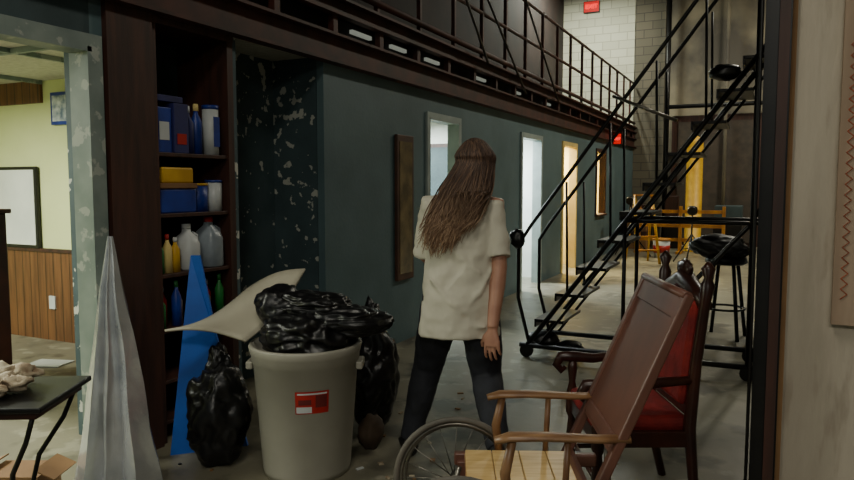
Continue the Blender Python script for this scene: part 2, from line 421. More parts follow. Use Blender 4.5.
k.b2(-3.18, -3.03, 2.88, 3.12, 1.46, 1.55, M_yellow, bev=.01); k.build('storage_tubs')
k = MB(); can(k, -3.09, 3.205, 1.29, .062, .17, M_bluep, M_yellow); can(k, -3.07, 3.325, 1.29, .050, .19, M_whitep, M_bluep); k.build('paint_cans')
k = MB()
for i, (y, m, c) in enumerate(((2.87, M_greenp, M_yellow), (2.93, M_cream, M_redp), (2.99, M_yellow, M_whitep))): bottle(k, -3.06, y, .95, .027, .2+.02*(i % 2), m, c)
k.build('cleaning_bottles')
jug('plastic_jug', -3.08, 3.1, .95, .95, M_whitep, M_whitep)
jug('plastic_jug.001', -3.08, 3.28, .95, 1.08, mat('hazy_plastic', (150, 160, 168), rough=.3), M_redp)
k = MB()
for i in range(9):
    bottle(k, -3.05-.05*(i % 2), 2.86+i*.059, .64, .028, .2+.03*((i*7) % 3), (M_greenp, M_redp, M_bluep, M_whitep, M_redp, M_yellow, M_greenp, M_redp, M_greenp)[i], (M_redp, M_whitep, M_greenp)[i % 3])
k.build('cleaning_bottles.001')
k = MB(); k.b2(-3.46, -3.44, 3.70, 3.80, 1.33, 1.43, M_blacksteel, bev=.004); k.tube([(-3.44, 3.75, 1.38), (-3.42, 3.75, 1.38)], .02, M_steel); k.build('wall_socket')

# ------------------------------------------------------------ office items
k = MB()
k.b2(-7.0, -6.08, 4.27, 4.3, .86, 1.62, M_blacksteel, bev=.004); k.b2(-6.97, -6.11, 4.265, 4.27, .89, 1.59, M_white)
k.build('whiteboard')
k = MB(); k.b2(-5.85, -5.55, 4.28, 4.319, 1.99, 2.28, M_bluep, bev=.004); k.b2(-5.82, -5.58, 4.275, 4.28, 2.02, 2.25, mat('print', (200, 205, 205), (90, 110, 130), scale=14)); k.build('picture_frame')
k = MB(); k.b2(-5.58, -5.4, 4.305, 4.319, 1.45, 1.68, M_white); k.build('wall_poster')
k = MB(); k.b2(-5.98, -5.90, 4.28, 4.294, .3, .42, M_whitep); k.build('power_outlet')
k = MB()
ox = -.17
k.b2(-5.3+ox, -4.42+ox, 2.6, 3.0, .06, 1.26, M_mahog, bev=.006); k.b2(-5.33+ox, -4.39+ox, 2.57, 3.02, 1.26, 1.29, M_mahog, bev=.006); k.b2(-5.28+ox, -4.44+ox, 2.62, 2.98, 0, .06, M_mahog)
k.b2(-5.26+ox, -4.87+ox, 2.585, 2.6, .12, 1.2, M_brown, bev=.004); k.b2(-4.85+ox, -4.46+ox, 2.585, 2.6, .12, 1.2, M_brown, bev=.004)
k.build('wooden_cabinet')
k = MB(); k.ell((-4.7, 2.8, 1.34), (.13, .12, .045), M_paper, nz=.4, nf=2); k.build('folded_cloth')
k = MB(); can(k, 0, 0, 0, .1, .26, M_whitep, M_whitep); k.build('plastic_bucket', W(-2.08, 4.3))
k = MB(); k.b2(-.05, .05, -.03, .03, 0, .04, M_blacksteel, bev=.008)
k.tube([(.05, 0, .01), (.2, .05, .012), (.3, -.1, .012), (.1, -.25, .012), (-.1, -.2, .012)], .006, M_blacksteel, seg=6); k.build('power_adapter', (-3.75, 2.1, 0))
k = MB()
for (x, y, a) in ((-5.2, 3.7, .3), (-4.7, 3.9, 1.1), (-5.7, 3.3, .8)):
    k.box((x, y, .006), (.3, .21, .006), M_whitep, rot=Matrix.Rotation(a, 3, 'Z'))
k.build('loose_papers')

def fixture(name, x, y, z, lx, ly, power, col, down=0.05):
    e = empty(name, (x, y, z))
    k = MB(); k.b2(-lx/2-.05, lx/2+.05, -ly/2-.05, ly/2+.05, -.0, .08, M_steel, bev=.01)
    for i in range(2):
        o = (i-.5)*.5*min(lx, ly)
        if ly > lx: k.tube([(o, -ly/2, -.02), (o, ly/2, -.02)], .018, M_lamp)
        else: k.tube([(-lx/2, o, -.02), (lx/2, o, -.02)], .018, M_lamp)
    k.build('housing', parent=e)
    L = bpy.data.lights.new(name+'_lamp', 'AREA'); L.shape = 'RECTANGLE'; L.size = lx; L.size_y = ly; L.energy = power; L.color = col
    o = bpy.data.objects.new('lamp', L); bpy.context.scene.collection.objects.link(o); o.parent = e; o.location = (0, 0, -down)
    return e
fixture('ceiling_light', 1.2, 14.5, 6.2, .4, 1.5, 270, (1, .93, .74))
fixture('ceiling_light.001', 1.0, 9.0, 6.2, .4, 1.5, 95, (1, .96, .8))
fixture('ceiling_light.002', -1.0, 0.7, 4.2, .6, 1.4, 38, (1, .95, .8))
fixture('ceiling_light.003', -3.9, 15.8, 6.2, .3, 1.2, 180, (.97, 1, .85))
fixture('fill_light', .9, -2.4, 3.6, 1.2, .6, 110, (1, .96, .84))  # added fill lamp behind the camera, brightens right wall and foreground
fixture('office_ceiling_light', -5.6, 2.3, 2.3, 1.2, .5, 165, (.96, 1, .84))
fixture('office_ceiling_light.001', -4.2, .6, 2.3, .5, 1.2, 75, (.98, 1, .85))
fixture('room_ceiling_light', -4.3, 7.6, 2.3, 1.0, .3, 200, (.90, 1, .98))
fixture('room_ceiling_light.001', -4.0, 9.7, 2.3, .8, .3, 220, (.88, .98, 1))
fixture('room_ceiling_light.002', -3.7, 12.0, 2.3, .3, .6, 220, (1, .88, .56))
fixture('room_ceiling_light.003', -3.7, 14.8, 2.3, .3, .6, 240, (1, .84, .46))

def exit_sign(name, x, y, z, w=.3, h=.2):
    e = empty(name, (x, y, z))
    k = MB(); k.b2(-w/2, w/2, -.02, .03, -h/2, h/2, M_blacksteel, bev=.005); k.b2(-w/2+.015, w/2-.015, -.025, -.02, -h/2+.015, h/2-.015, mat('exit_face', (60, 10, 8), emit=(220, 10, 8), estr=1.0))
    k.build('case', parent=e)
    c = bpy.data.curves.new('exit_text', 'FONT'); c.body = 'EXIT'; c.size = min(h*.8, w*.36); c.align_x = 'CENTER'; c.align_y = 'CENTER'; c.extrude = .003
    c.materials.append(M_exit)
    o = bpy.data.objects.new('letters', c); bpy.context.scene.collection.objects.link(o); o.parent = e
    o.location = (0, -.03, 0); o.rotation_euler = (math.pi/2, 0, 0)
exit_sign('exit_sign', -4.08, 17.88, 5.88, .40, .28)
exit_sign('exit_sign.001', -2.87, 15.2, 2.42, .18, .24)

# ------------------------------------------------------------ rolling ladder
k = MB()
ya, yb = 5.62, 6.22
x0, x1, zt = -1.78, -.08, 2.38
sl = (zt-.1)/(x1-x0)
def lx(z): return x0+(z-.1)/sl
for y in (ya, yb):
    k.tube([(x0, y, .1), (x1+.28, y, zt+.28*sl)], .02, M_blacksteel)
    k.tube([(x0+.1, y, .1), (x1+.05, y, zt-.05)], .012, M_blacksteel)
    k.tube([(x0-.06, y, .1), (x1+.55, y, .1)], .022, M_blacksteel)
    k.tube([(x1, y, .1), (x1, y, zt+1.0)], .02, M_blacksteel)
    k.tube([(x1+.55, y, .1), (x1+.55, y, zt+1.0)], .02, M_blacksteel)
    k.tube([(x0+.02, y, .12), (x0-.08, y, .5), (x0-.08, y, .95), (x0+.03, y, 1.12), (x1-.28, y, zt+.63), (x1, y, zt+1.0), (x1+.55, y, zt+1.0)], .015, M_blacksteel)
    k.tube([(lx(1.17), y, 1.17), (x1+.5, y, 1.17)], .016, M_blacksteel)
    k.tube([(-.99, y, .1), (-.99, y, 1.16)], .016, M_blacksteel)
    k.tube([(-.99, y, .1), (x1, y, 1.17)], .012, M_blacksteel)
    k.tube([(x1, y, 1.17), (x1+.5, y, zt)], .012, M_blacksteel)
    for t in (.2, .4, .6, .8):
        zz = .1+t*(zt-.1); xx = lx(zz)
        k.tube([(xx, y, zz), (xx-.02, y, zz+.92)], .01, M_blacksteel)
    for xx in (x0, -.99, x1, x1+.5):
        k.tube([(xx, y-.02, .055), (xx, y+.02, .055)], .055, M_blacksteel, seg=16)
for xx, zz in ((x0, .1), (x1, .1), (x1+.5, .1), (x1, 1.17), (x1, zt), (-.99, .1), (-.99, 1.17)):
    k.tube([(xx, ya, zz), (xx, yb, zz)], .018, M_blacksteel)
k.tube([(x1, ya, .1), (x1, yb, 1.17)], .012, M_blacksteel)
for i in range(10):
    z = .1+(i+1)*(zt-.1)/10.0; x = lx(z)
    k.b2(x-.10, x+.14, ya, yb, z-.024, z, M_blacksteel, bev=.003)
    k.b2(x-.105, x-.09, ya, yb, z-.065, z, M_blacksteel)
k.b2(x1-.02, x1+.55, ya, yb, zt-.02, zt+.01, M_blacksteel)
k.ell((x0-.08, ya-.02, 1.0), (.07, .06, .08), M_bag, nz=.4, nf=1.5, sub=3)
k.ell((x0+.12, ya+.12, .14), (.15, .1, .07), M_bag, nz=.4, nf=1.5, sub=3)
k.ell((x0+.34, ya+.1, .1), (.12, .1, .05), M_bag, nz=.4, nf=1.5, sub=3, seed=3)
k.ell((x1-.22, ya+.1, zt-.10), (.12, .1, .06), M_bag, nz=.4, nf=1.5, sub=3, seed=6)
k.tube([(-1.1, ya-.02, 2.14), (-.62, ya-.02, 1.93)], .013, M_steel)
k.build('rolling_warehouse_ladder')

k = MB()
k.loft([(0, 0, .70, .16, .16), (0, 0, .72, .19, .19), (0, 0, .77, .18, .18), (0, 0, .79, .1, .1)], M_blacksteel)
k.ell((-.05, 0, .86), (.27, .19, .12), M_bag, nz=.35, nf=1.3, sub=4)
for a in range(4):
    an = a*math.pi/2+.6; k.tube([(.12*math.cos(an), .12*math.sin(an), .72), (.22*math.cos(an), .22*math.sin(an), 0)], .018, M_blacksteel)
k.tube([(.18*math.cos(t/16*6.283), .18*math.sin(t/16*6.283), .28) for t in range(16)], .011, M_blacksteel, closed=True)
k.build('bar_stool', (-.32, 7.2, 0))
k = MB()
k.b2(-.03, .5, 7.0, 7.5, .02, .8, M_whitep, bev=.012)
for z in (.1, .33, .56): k.b2(.01, .47, 6.985, 7.0, z, z+.2, M_white, bev=.004); k.b2(.18, .3, 6.97, 6.985, z+.09, z+.11, M_steel)
k.b2(-.02, .4, 7.05, 7.4, .8, 1.25, M_tyre, bev=.02)
k.build('drawer_cabinet')

# far end clutter
k = MB(); k.loft([(0, 0, 0, .2, .2), (0, 0, .03, .2, .2), (0, 0, .03, .17, .17), (0, 0, 2.35, .17, .17), (0, 0, 2.45, .14, .14), (0, 0, 2.5, .05, .05)], M_yellow); k.build('yellow_bollard', (-1.42, 16.3, 0))
k = MB()
M_or = mat('orange_paint', (196, 136, 44), (160, 104, 34), rough=.5)
for z in (.25, .55, .85): k.b2(-2.5, -.75, 15.68, 15.74, z, z+.07, M_or)
for x in (-2.5, -1.65, -.8): k.b2(x, x+.06, 15.64, 15.78, 0, 1.0, M_or)
for x in (-2.5, -1.65, -.8): k.b2(x-.02, x+.08, 15.4, 16.02, 0, .05, M_or)
k.build('orange_barrier')
k = MB(); k.loft([(0, 0, 0, .14, .14), (0, 0, .36, .17, .17)], M_whitep); k.loft([(0, 0, .1, .152, .152), (0, 0, .25, .166, .166)], M_redp); k.loft([(0, 0, .35, .18, .18), (0, 0, .38, .18, .18)], M_or)
k.build('plastic_bucket.001', (-1.85, 14.6, 0))
k = MB()
for i in range(5): k.b2(-2.9+.03*i, -2.4, 16.3, 17.2, i*.2, .2+i*.2, (M_cardboard, M_brown, M_cardboard, M_tealdark, M_brown)[i], bev=.01)
k.build('stacked_boxes')
k = MB()
for i in range(3): k.b2(-1.05+.02*i, -.45, 16.6, 17.3, i*.33, .33+i*.33, (M_cardboard, M_blacksteel, M_tealdark)[i], bev=.01)
k.b2(-2.1, -1.75, 16.8, 17.2, 0, .7, M_blacksteel, bev=.02); k.b2(-2.08, -1.8, 16.8, 17.1, .7, 1.2, M_brown, bev=.02)
k.build('stacked_crates')
# yellow step ladder leaning open near the barrier
k = MB()
for sx in (-.22, .22):
    k.tube([(sx, -.3, 0), (sx*.7, 0, 1.25)], .025, M_yellow); k.tube([(sx, .3, 0), (sx*.7, 0, 1.25)], .02, M_yellow)
for i in range(4):
    t = (i+1)/5; k.box((0, -.3*(1-t), 1.25*t), (.44-.12*t, .08, .025), M_or)
k.box((0, 0, 1.26), (.34, .14, .03), M_or)
k.build('step_ladder', (-2.05, 13.5, 0), rz=.5)
def stand(name, x, y, h):
    k = MB()
    for a in range(3):
        an = a*2.094+.4; k.tube([(0, 0, .55), (.42*math.cos(an), .42*math.sin(an), .01)], .013, M_blacksteel); k.tube([(0, 0, .3), (.24*math.cos(an), .24*math.sin(an), .25)], .008, M_blacksteel)
    k.tube([(0, 0, .25), (0, 0, h)], .015, M_blacksteel)
    k.loft([(0, 0, h, .05, .04), (0, 0, h+.04, .09, .07), (0, 0, h+.14, .09, .07), (0, 0, h+.17, .04, .04)], M_blacksteel)
    k.tube([(0, -.06, h+.09), (0, -.12, h+.08)], .07, M_blacksteel, seg=16)
    return k.build(name, (x, y, 0))
stand('light_stand', -2.45, 14.5, 1.05); stand('light_stand.001', -1.2, 13.6, .9)

# ------------------------------------------------------------ trash can with bags
e = (W(-.615, 3.5))
k = MB()
H = .66
k.loft([(0, 0, 0, .215, .215), (0, 0, .03, .222, .222), (0, 0, H-.09, .262, .262), (0, 0, H-.085, .27, .27), (0, 0, H-.05, .272, .272), (0, 0, H-.045, .276, .276), (0, 0, H-.01, .284, .284), (0, 0, H, .28, .28), (0, 0, H, .262, .262), (0, 0, H-.1, .25, .25)], M_can, seg=56)
for a in (0.0, math.pi):
    k.box((.275*math.cos(a), .275*math.sin(a), H-.11), (.035, .13, .04), M_can, bev=.008)
def lab(u0, u1, z0, z1, m, off):
    def fn(u, v):
        a = u0+(u1-u0)*u; z = z0+(z1-z0)*v-.018
        r = .222+(.262-.222)*(z-.03)/(H-.12)+off
        return (r*math.sin(a), -r*math.cos(a), z)
    k.grid(8, 2, fn, m)
M_lbd = mat('label_dark', (110, 30, 28))
lab(-.04, .60, .38, .49, M_redp, .002)
lab(-.02, .27, .385, .415, M_whitep, .003); lab(.34, .56, .41, .47, M_lbd, .003); lab(.02, .26, .425, .45, M_lbd, .003); lab(.0, .56, .474, .482, M_whitep, .003)
k.build('trash_can', e, rz=R25)
k = MB()
k.ell((.02, .0, .70), (.235, .235, .15), M_bag, sub=5, nz=.30, nf=1.5, seed=3)
k.ell((.21, -.03, .77), (.22, .15, .085), M_bag, sub=5, nz=.35, nf=1.3, seed=5)
k.ell((-.14, .04, .83), (.12, .13, .11), M_bag, sub=4, nz=.35, nf=1.3, seed=8)
k.ell((.04, .02, .84), (.2, .14, .08), M_bag, sub=5, nz=.4, nf=1.3, seed=9)
k.build('bin_bag', e, rz=R25)
def bag(name, X, D, rx, ry, h, seed):
    k = MB()
    k.ell((0, 0, h*.42), (rx, ry, h*.45), M_bag, sub=5, nz=.32, nf=1.4, seed=seed)
    k.ell((0, .02, h*.85), (rx*.35, ry*.35, h*.17), M_bag, sub=4, nz=.6, nf=1.8, seed=seed+1)
    return k.build(name, W(X, D), rz=R25)
bag('bin_bag.001', -1.09, 3.58, .17, .16, .60, 11)
bag('bin_bag.002', -.33, 4.15, .16, .17, .74, 17)
k = MB(); k.ell((0, 0, .09), (.07, .08, .10), M_paperbag, nz=.3, nf=2); k.build('paper_bag', W(-.31, 3.78))
k = MB()
rr = random.Random(11)
for i in range(26):
    X, D = rr.choice(((-.3, 4.0), (-.2, 3.6), (-1.3, 3.3), (.05, 4.6), (-.05, 3.3)))
    p = W(X+rr.uniform(-.25, .25), D+rr.uniform(-.25, .25), .004)
    k.box(p, (rr.uniform(.01, .05), rr.uniform(.01, .03), .006), rr.choice((M_paper, M_cardboard, M_whitep, M_blacksteel)), rot=Matrix.Rotation(rr.uniform(0, 3), 3, 'Z'))
k.build('floor_debris')

k = MB()
A, B, C, Dp = Vector(W(-1.33, 3.5, .72)), Vector(W(-.90, 3.42, .68)), Vector(W(-.66, 3.76, 1.0)), Vector(W(-1.0, 3.85, .88))
def fsheet(u, v):
    p = A.lerp(B, u).lerp(Dp.lerp(C, u), v); p.z += .05*math.sin(v*3.14)*-1 + .03*math.sin(u*3.14)
    return p
k.grid(12, 12, fsheet, M_card)
o = k.build('foam_board'); md = o.modifiers.new('solid', 'SOLIDIFY'); md.thickness = .012
k = MB()
P = [W(-1.38, 3.66, 0), W(-1.0, 3.80, 0), W(-1.17, 3.83, .62), W(-1.26, 3.86, 1.06), W(-1.31, 3.86, 1.06)]
k.prism(P, Vector(W(0, .02, 0)), M_blue)
k.build('blue_triangular_board')
# creased mirror-foil pyramid: long sharp vertical folds
k = MB()
ap = Vector((-.03, 0, 1.21))
base = [Vector((-.19, -.10, 0)), Vector((-.12, -.20, 0)), Vector((-.07, -.12, 0)), Vector((.0, -.21, 0)), Vector((.06, -.13, 0)), Vector((.14, -.19, 0)), Vector((.22, -.07, 0)), Vector((.12, .15, 0)), Vector((-.15, .15, 0))]
tops = [ap+p*.06 for p in base]
n = len(base)
for i in range(n):
    a, b_, c, d = base[i], base[(i+1) % n], tops[(i+1) % n], tops[i]
    def fn(u, v, a=a, b_=b_, c=c, d=d):
        p = a.lerp(b_, u).lerp(d.lerp(c, u), v)
        s_ = (1-v*.6)*(1 if p.z > .02 else 0)
        q = noise.noise_vector(Vector((p.x*7, p.y*7, p.z*3)))*.02*s_ + noise.noise_vector(Vector((p.x*15, p.y*15, p.z*7)))*.006*s_
        return p + q
    k.grid(3, 16, fn, M_chrome, smooth=True)
o = k.build('crumpled_silver_foil', W(-1.46, 3.28), rz=R25)

# side table
k = MB()
k.box((0, 0, .64), (.62, .44, .022), M_blacksteel, bev=.006)
k.box((0, 0, .615), (.56, .38, .03), M_mahog)
for sx in (-1, 1):
    for sy in (-1, 1):
        k.tube([(sx*.26, sy*.17, .61), (sx*.22, sy*.15, .5), (sx*.14, sy*.1, .36), (sx*.12, sy*.08, .25), (sx*.19, sy*.12, .1), (sx*.26, sy*.17, .01)], .010, M_blacksteel, seg=8)
        k.tube([(sx*.2+.05*math.cos(t*.6)*(1-t*.07), sy*.14, .18+.05*math.sin(t*.6)*(1-t*.07)) for t in range(12)], .007, M_blacksteel, seg=6)
k.tube([(-.12, 0, .27), (.12, 0, .27)], .008, M_blacksteel)
k.build('side_table', W(-1.71, 2.66), rz=R25+math.radians(3))
k = MB()
rr = random.Random(3)
for i in range(16):
    x, y = rr.uniform(-.27, .15), rr.uniform(-.12, .1); s = rr.uniform(.03, .052)
    k.ell((x, y, .659+s*.62+rr.uniform(0, .025)), (s*1.2, s, s*.7), M_paper, sub=3, nz=.9, nf=1.6, seed=i*3.1)
k.build('crumpled_tissues', W(-1.71, 2.66), rz=R25)
k = MB()
k.box((0, 0, .07), (.26, .2, .14), M_cardboard)
k.box((.16, 0, .15), (.1, .2, .006), M_cardboard, rot=Matrix.Rotation(math.radians(25), 3, 'Y')); k.box((-.16, 0, .15), (.1, .2, .006), M_cardboard, rot=Matrix.Rotation(math.radians(-25), 3, 'Y'))
k.build('cardboard_box', W(-1.88, 3.15), rz=R25)

# ------------------------------------------------------------ wheelchair
k = MB()
def ring(k, c, r, rt, m, n=40, seg=8):
    k.tube([(c[0]+r*math.cos(2*math.pi*t/n), c[1], c[2]+r*math.sin(2*math.pi*t/n)) for t in range(n)], rt, m, seg=seg, closed=True, ref=(0, 1, 0))
for y in (-.29, .29):
    c = (-.29, y, .258)
    ring(k, c, .245, .013, M_tyre); ring(k, c, .227, .008, M_steel); ring(k, (c[0], y+(.035 if y > 0 else -.035), c[2]), .21, .007, M_steel)
    k.tube([(c[0], y-.035, c[2]), (c[0], y+.035, c[2])], .024, M_steel)
    for t in range(20):
        a = 2*math.pi*t/20
        k.tube([(c[0]+.02*math.cos(a+.5), y+.02*(-1)**t, c[2]+.02*math.sin(a+.5)), (c[0]+.227*math.cos(a), y, c[2]+.227*math.sin(a))], .0022, M_steel, seg=5)
    c = (.3, y*.7, .09); ring(k, c, .08, .011, M_tyre, n=24); k.tube([(c[0], c[1]-.02, c[2]), (c[0], c[1]+.02, c[2])], .075, M_chair, seg=20)
    k.tube([(.3, y*.7, .17), (.3, y*.7, .43)], .014, M_steel)
    k.tube([(.3, y*.7-.025, .09), (.3, y*.7-.025, .18)], .006, M_steel)
k.tube([(-.29, -.29, .258), (-.29, .29, .258)], .014, M_steel)
sz = -.06
for y in (-.235, .235):
    k.box((-.02, y, .425+sz), (.56, .035, .05), M_chair, bev=.006)
    k.box((-.27, y*.9, .35+sz), (.035, .03, .15), M_chair, bev=.004)
    k.tube([(-.17, y, .612), (-.12, y, .626), (0, y, .628), (.16, y, .622), (.27, y, .624)], [(.012, .02), (.014, .033), (.014, .03), (.013, .026), (.013, .024)], M_chairlt, seg=14)
    k.tube([(-.12, y, .38), (-.135, y, .5), (-.11, y, .62)], [.016, .018, .014], M_chairlt)
    k.tube([(.06, y, .38), (.07, y, .62)], .011, M_chairlt)
    k.box((-.1, y*.75, .13), (.03, .02, .35), M_chair, rot=Matrix.Rotation(math.radians(35), 3, 'Y'))
k.box((-.05, 0, .446+sz), (.42, .43, .012), M_chairlt)
for i in range(4):
    k.box((-.205+i*.105, 0, .458+sz), (.1025, .44, .014), M_seat, bev=.003)
k.box((-.38, 0, .06), (.16, .36, .018), M_chair, bev=.004, rot=Matrix.Rotation(math.radians(-8), 3, 'Y'))
for y in (-.16, .16): k.tube([(-.28, y, .36), (-.36, y, .06)], .01, M_steel)
b0 = Vector((.14, 0, .385)); b1 = Vector((.44, 0, 1.085)); bd = (b1-b0); L = bd.length; ang = math.atan2(bd.x, bd.z)
rot = Matrix.Rotation(ang, 3, 'Y'); mid = (b0+b1)/2
for y in (-.235, .235):
    k.box(mid+Vector((0, y, 0)), (.032, .045, L+.03), M_chair, rot=rot, bev=.006)
for t, h in ((.02, .05), (.3, .05), (.96, .09)):
    k.box(b0.lerp(b1, t), (.026, .46, h), M_chair, rot=rot, bev=.005)
k.box(b0.lerp(b1, .6), (.014, .44, L*.7), M_chair, rot=rot, bev=.003)
k.tube([b1+Vector((0, -.25, .01)), b1+Vector((0, .25, .01))], .016, M_chair)
k.build('antique_wheelchair', W(.4, 2.47), rz=R25-math.radians(2))

# ------------------------------------------------------------ red armchair
k = MB()
az = -.075
for y in (-.25, .25):
    k.tube([(-.16, y, 0), (-.16, y, .03), (-.16, y, .08), (-.16, y, .2), (-.16, y, .3), (-.16, y, .33), (-.16, y, .42), (-.16, y, .48), (-.16, y, .55), (-.16, y, .59)],
           [.015, .026, .015, .028, .018, .03, .03, .016, .024, .018], M_mahog, seg=12)
    k.tube([(.30, y, 0), (.25, y, .2), (.23, y, .42), (.25, y, .7), (.28, y, .95), (.29, y, 1.03), (.29, y, 1.06), (.29, y, 1.10), (.29, y, 1.13)], [.02, .022, .027, .024, .022, .03, .016, .03, .006], M_mahog, seg=12)
    k.tube([(.25, y, .70+az), (.1, y, .69+az), (-.06, y, .67+az), (-.16, y, .68+az), (-.22, y, .68+az), (-.24, y, .64+az), (-.215, y, .61+az), (-.195, y, .63+az)], [.018, .022, .024, .028, .026, .022, .018, .012], M_mahog, seg=12)
    k.box((.03, y, .37), (.38, .03, .07), M_mahog, bev=.004); k.tube([(-.16, y, .15), (.26, y, .15)], .012, M_mahog)
k.box((-.16, 0, .37), (.03, .5, .07), M_mahog, bev=.004); k.box((.23, 0, .37), (.03, .5, .07), M_mahog, bev=.004)
k.tube([(-.16, -.25, .18), (-.16, .25, .18)], .012, M_mahog)
k.box((.03, 0, .425), (.42, .47, .07), M_red, bev=.028)
rb = Matrix.Rotation(math.radians(6), 3, 'Y')
k.box((.245, 0, .73), (.05, .42, .46), M_red, rot=rb, bev=.02)
k.box((.235, 0, .49), (.035, .5, .05), M_mahog, rot=rb, bev=.005)
k.tube([(.285, -.25, .94), (.29, -.15, .98), (.29, 0, 1.03), (.29, .15, .98), (.285, .25, .94)], [.028, .035, .045, .035, .028], M_mahog, seg=12)
k.ell((.29, 0, 1.07), (.025, .07, .045), M_mahog, nz=.3)
k.build('red_upholstered_armchair', W(.885, 3.16), rz=R25+math.radians(1))

# ------------------------------------------------------------ woman
M_skin = mat('skin', (184, 138, 114), (170, 122, 100), rough=.5, scale=12)
M_shirt = mat('offwhite_jersey', (212, 208, 190), (202, 198, 180), rough=.9, scale=5, bump=.25, bscale=5, stretch=(1, 1, .5))
M_jean = mat('charcoal_denim', (42, 44, 52), (30, 32, 38), rough=.8, scale=10, bump=.25, bscale=10)
M_hair = mat('brown_hair', (80, 58, 47), (56, 41, 34), rough=.6, scale=18, stretch=(3, 3, .4)); zgrad(M_hair, (136, 106, 80), 1.48, 1.16)
M_hair2 = mat('lighter_hair', (118, 90, 70), (90, 68, 53), rough=.6, scale=18); zgrad(M_hair2, (176, 146, 114), 1.46, 1.16)
M_shoe = mat('black_shoe', (28, 28, 30), rough=.5)
M_eye = mat('eye_white', (230, 225, 218), rough=.2); M_iris = mat('iris', (60, 40, 26), rough=.2); M_lip = mat('lips', (160, 84, 78), rough=.4)
P0 = W(.163, 3.45)
woman = empty('woman_walking', P0, R25)
def remesh(o, vox, it=6, fac=.6):
    md = o.modifiers.new('remesh', 'REMESH'); md.mode = 'VOXEL'; md.voxel_size = vox; md.use_smooth_shade = True
    s = o.modifiers.new('smooth', 'SMOOTH'); s.iterations = it; s.factor = fac
hd = Vector((.078, .115, 1.555))
k = MB()
k.loft([(0, 0, .80, .13, .09), (0, 0, .90, .165, .11), (0, 0, .98, .155, .105), (0, .01, 1.08, .125, .09), (.01, .03, 1.2, .145, .1), (.02, .04, 1.3, .15, .1), (.025, .05, 1.37, .13, .075), (.03, .055, 1.41, .06, .06)], M_skin)
k.tube([(.03, .05, 1.36), (.045, .07, 1.43), (.072, .105, 1.5)], [.062, .052, .05], M_skin, seg=16)
k.ell(hd+Vector((0, -.01, .02)), (.074, .092, .1), M_skin); k.ell(hd+Vector((0, .03, -.045)), (.058, .06, .072), M_skin)
k.ell(hd+Vector((0, .065, -.095)), (.026, .024, .02), M_skin)
k.tube([hd+Vector((0, .085, .015)), hd+Vector((0, .104, -.02)), hd+Vector((0, .095, -.035))], [.009, .014, .01], M_skin)
for sx in (-1, 1):
    k.ell(hd+Vector((sx*.076, 0, -.01)), (.01, .02, .032), M_skin, sub=2)
    k.tube([hd+Vector((sx*.012, .084, .03)), hd+Vector((sx*.05, .07, .03))], .008, M_skin)
def limb(pts, rad): k.tube(pts, rad, M_skin, seg=16)
S, E, Wr = Vector((.175, .035, 1.35)), Vector((.190, -.04, 1.05)), Vector((.152, -.13, .765))
limb([Vector((.1, .045, 1.36)), S, S.lerp(E, .4), E, E.lerp(Wr, .3), Wr], [.05, .052, .044, .040, .041, .027])
S2, E2, W2 = Vector((-.14, .045, 1.35)), Vector((-.165, .12, 1.08)), Vector((-.09, .33, 1.0))
limb([Vector((-.06, .045, 1.36)), S2, S2.lerp(E2, .4), E2, E2.lerp(W2, .3), W2], [.05, .052, .044, .037, .036, .025])
def hand(wr, dn, side, back):
    dn, side, back = Vector(dn).normalized(), Vector(side), Vector(back)
    side = (side-dn*side.dot(dn)).normalized(); back = dn.cross(side) if dn.cross(side).dot(Vector(back)) > 0 else -dn.cross(side)
    k.tube([wr-dn*.02, wr+dn*.015, wr+dn*.05, wr+dn*.09], [(.024, .018), (.027, .017), (.038, .016), (.04, .013)], M_skin, seg=16, ref=side)
    for i, ln in enumerate((.070, .080, .074, .058)):
        o = side*(.0315-.0215*i)
        p = wr+dn*(.088-(.003 if i in (0, 3) else 0)-(.006 if i == 3 else 0))+o
        sp = side*(.10-.07*i)
        f1 = (dn-back*.2+sp).normalized(); f2 = (dn-back*(.5+.08*i)+sp).normalized(); f3 = (dn-back*(.95+.1*i)).normalized()
        q1 = p+f1*ln*.45; q2 = q1+f2*ln*.32; q3 = q2+f3*ln*.27
        k.tube([p-dn*.02, p, q1, q2, q3], [.009, .0092, .0082, .0076, .006], M_skin, seg=10)
    b_ = wr+dn*.025+side*.02
    k.tube([b_, b_+side*.022+dn*.022-back*.006, b_+side*.036+dn*.05-back*.012, b_+side*.038+dn*.073-back*.02], [.013, .0125, .0105, .0075], M_skin, seg=10)
hand(Wr, (-.05, -.12, -1), (-.85, .5, 0), (.5, -.85, 0))
hand(W2, (.35, .9, -.1), (.1, .1, 1), (-1, .3, 0))
LH, LK, LA = Vector((-.085, 0, .88)), Vector((-.155, .21, .50)), Vector((-.255, .22, .09))
RH, RK, RA = Vector((.09, 0, .88)), Vector((.14, .05, .48)), Vector((.17, -.28, .22))
limb([LH, LH.lerp(LK, .5), LK, LK.lerp(LA, .35), LA], [.085, .07, .052, .05, .034]); limb([RH, RH.lerp(RK, .5), RK, RK.lerp(RA, .35), RA], [.085, .07, .052, .05, .034])
o = k.build('body', parent=woman); remesh(o, .0045, 4, .5)
k = MB()
for sx in (-1, 1):
    k.ell(hd+Vector((sx*.03, .072, .01)), (.0125, .011, .008), M_eye, sub=2); k.ell(hd+Vector((sx*.03, .0815, .01)), (.005, .003, .005), M_iris, sub=2)
    k.tube([hd+Vector((sx*.015, .086, .034)), hd+Vector((sx*.032, .085, .04)), hd+Vector((sx*.05, .073, .034))], .003, M_hair, seg=6)
k.tube([hd+Vector((-.024, .08, -.06)), hd+Vector((0, .092, -.057)), hd+Vector((.024, .08, -.06))], [.003, .0075, .003], M_lip, seg=8)
k.build('face', parent=woman)
k = MB()
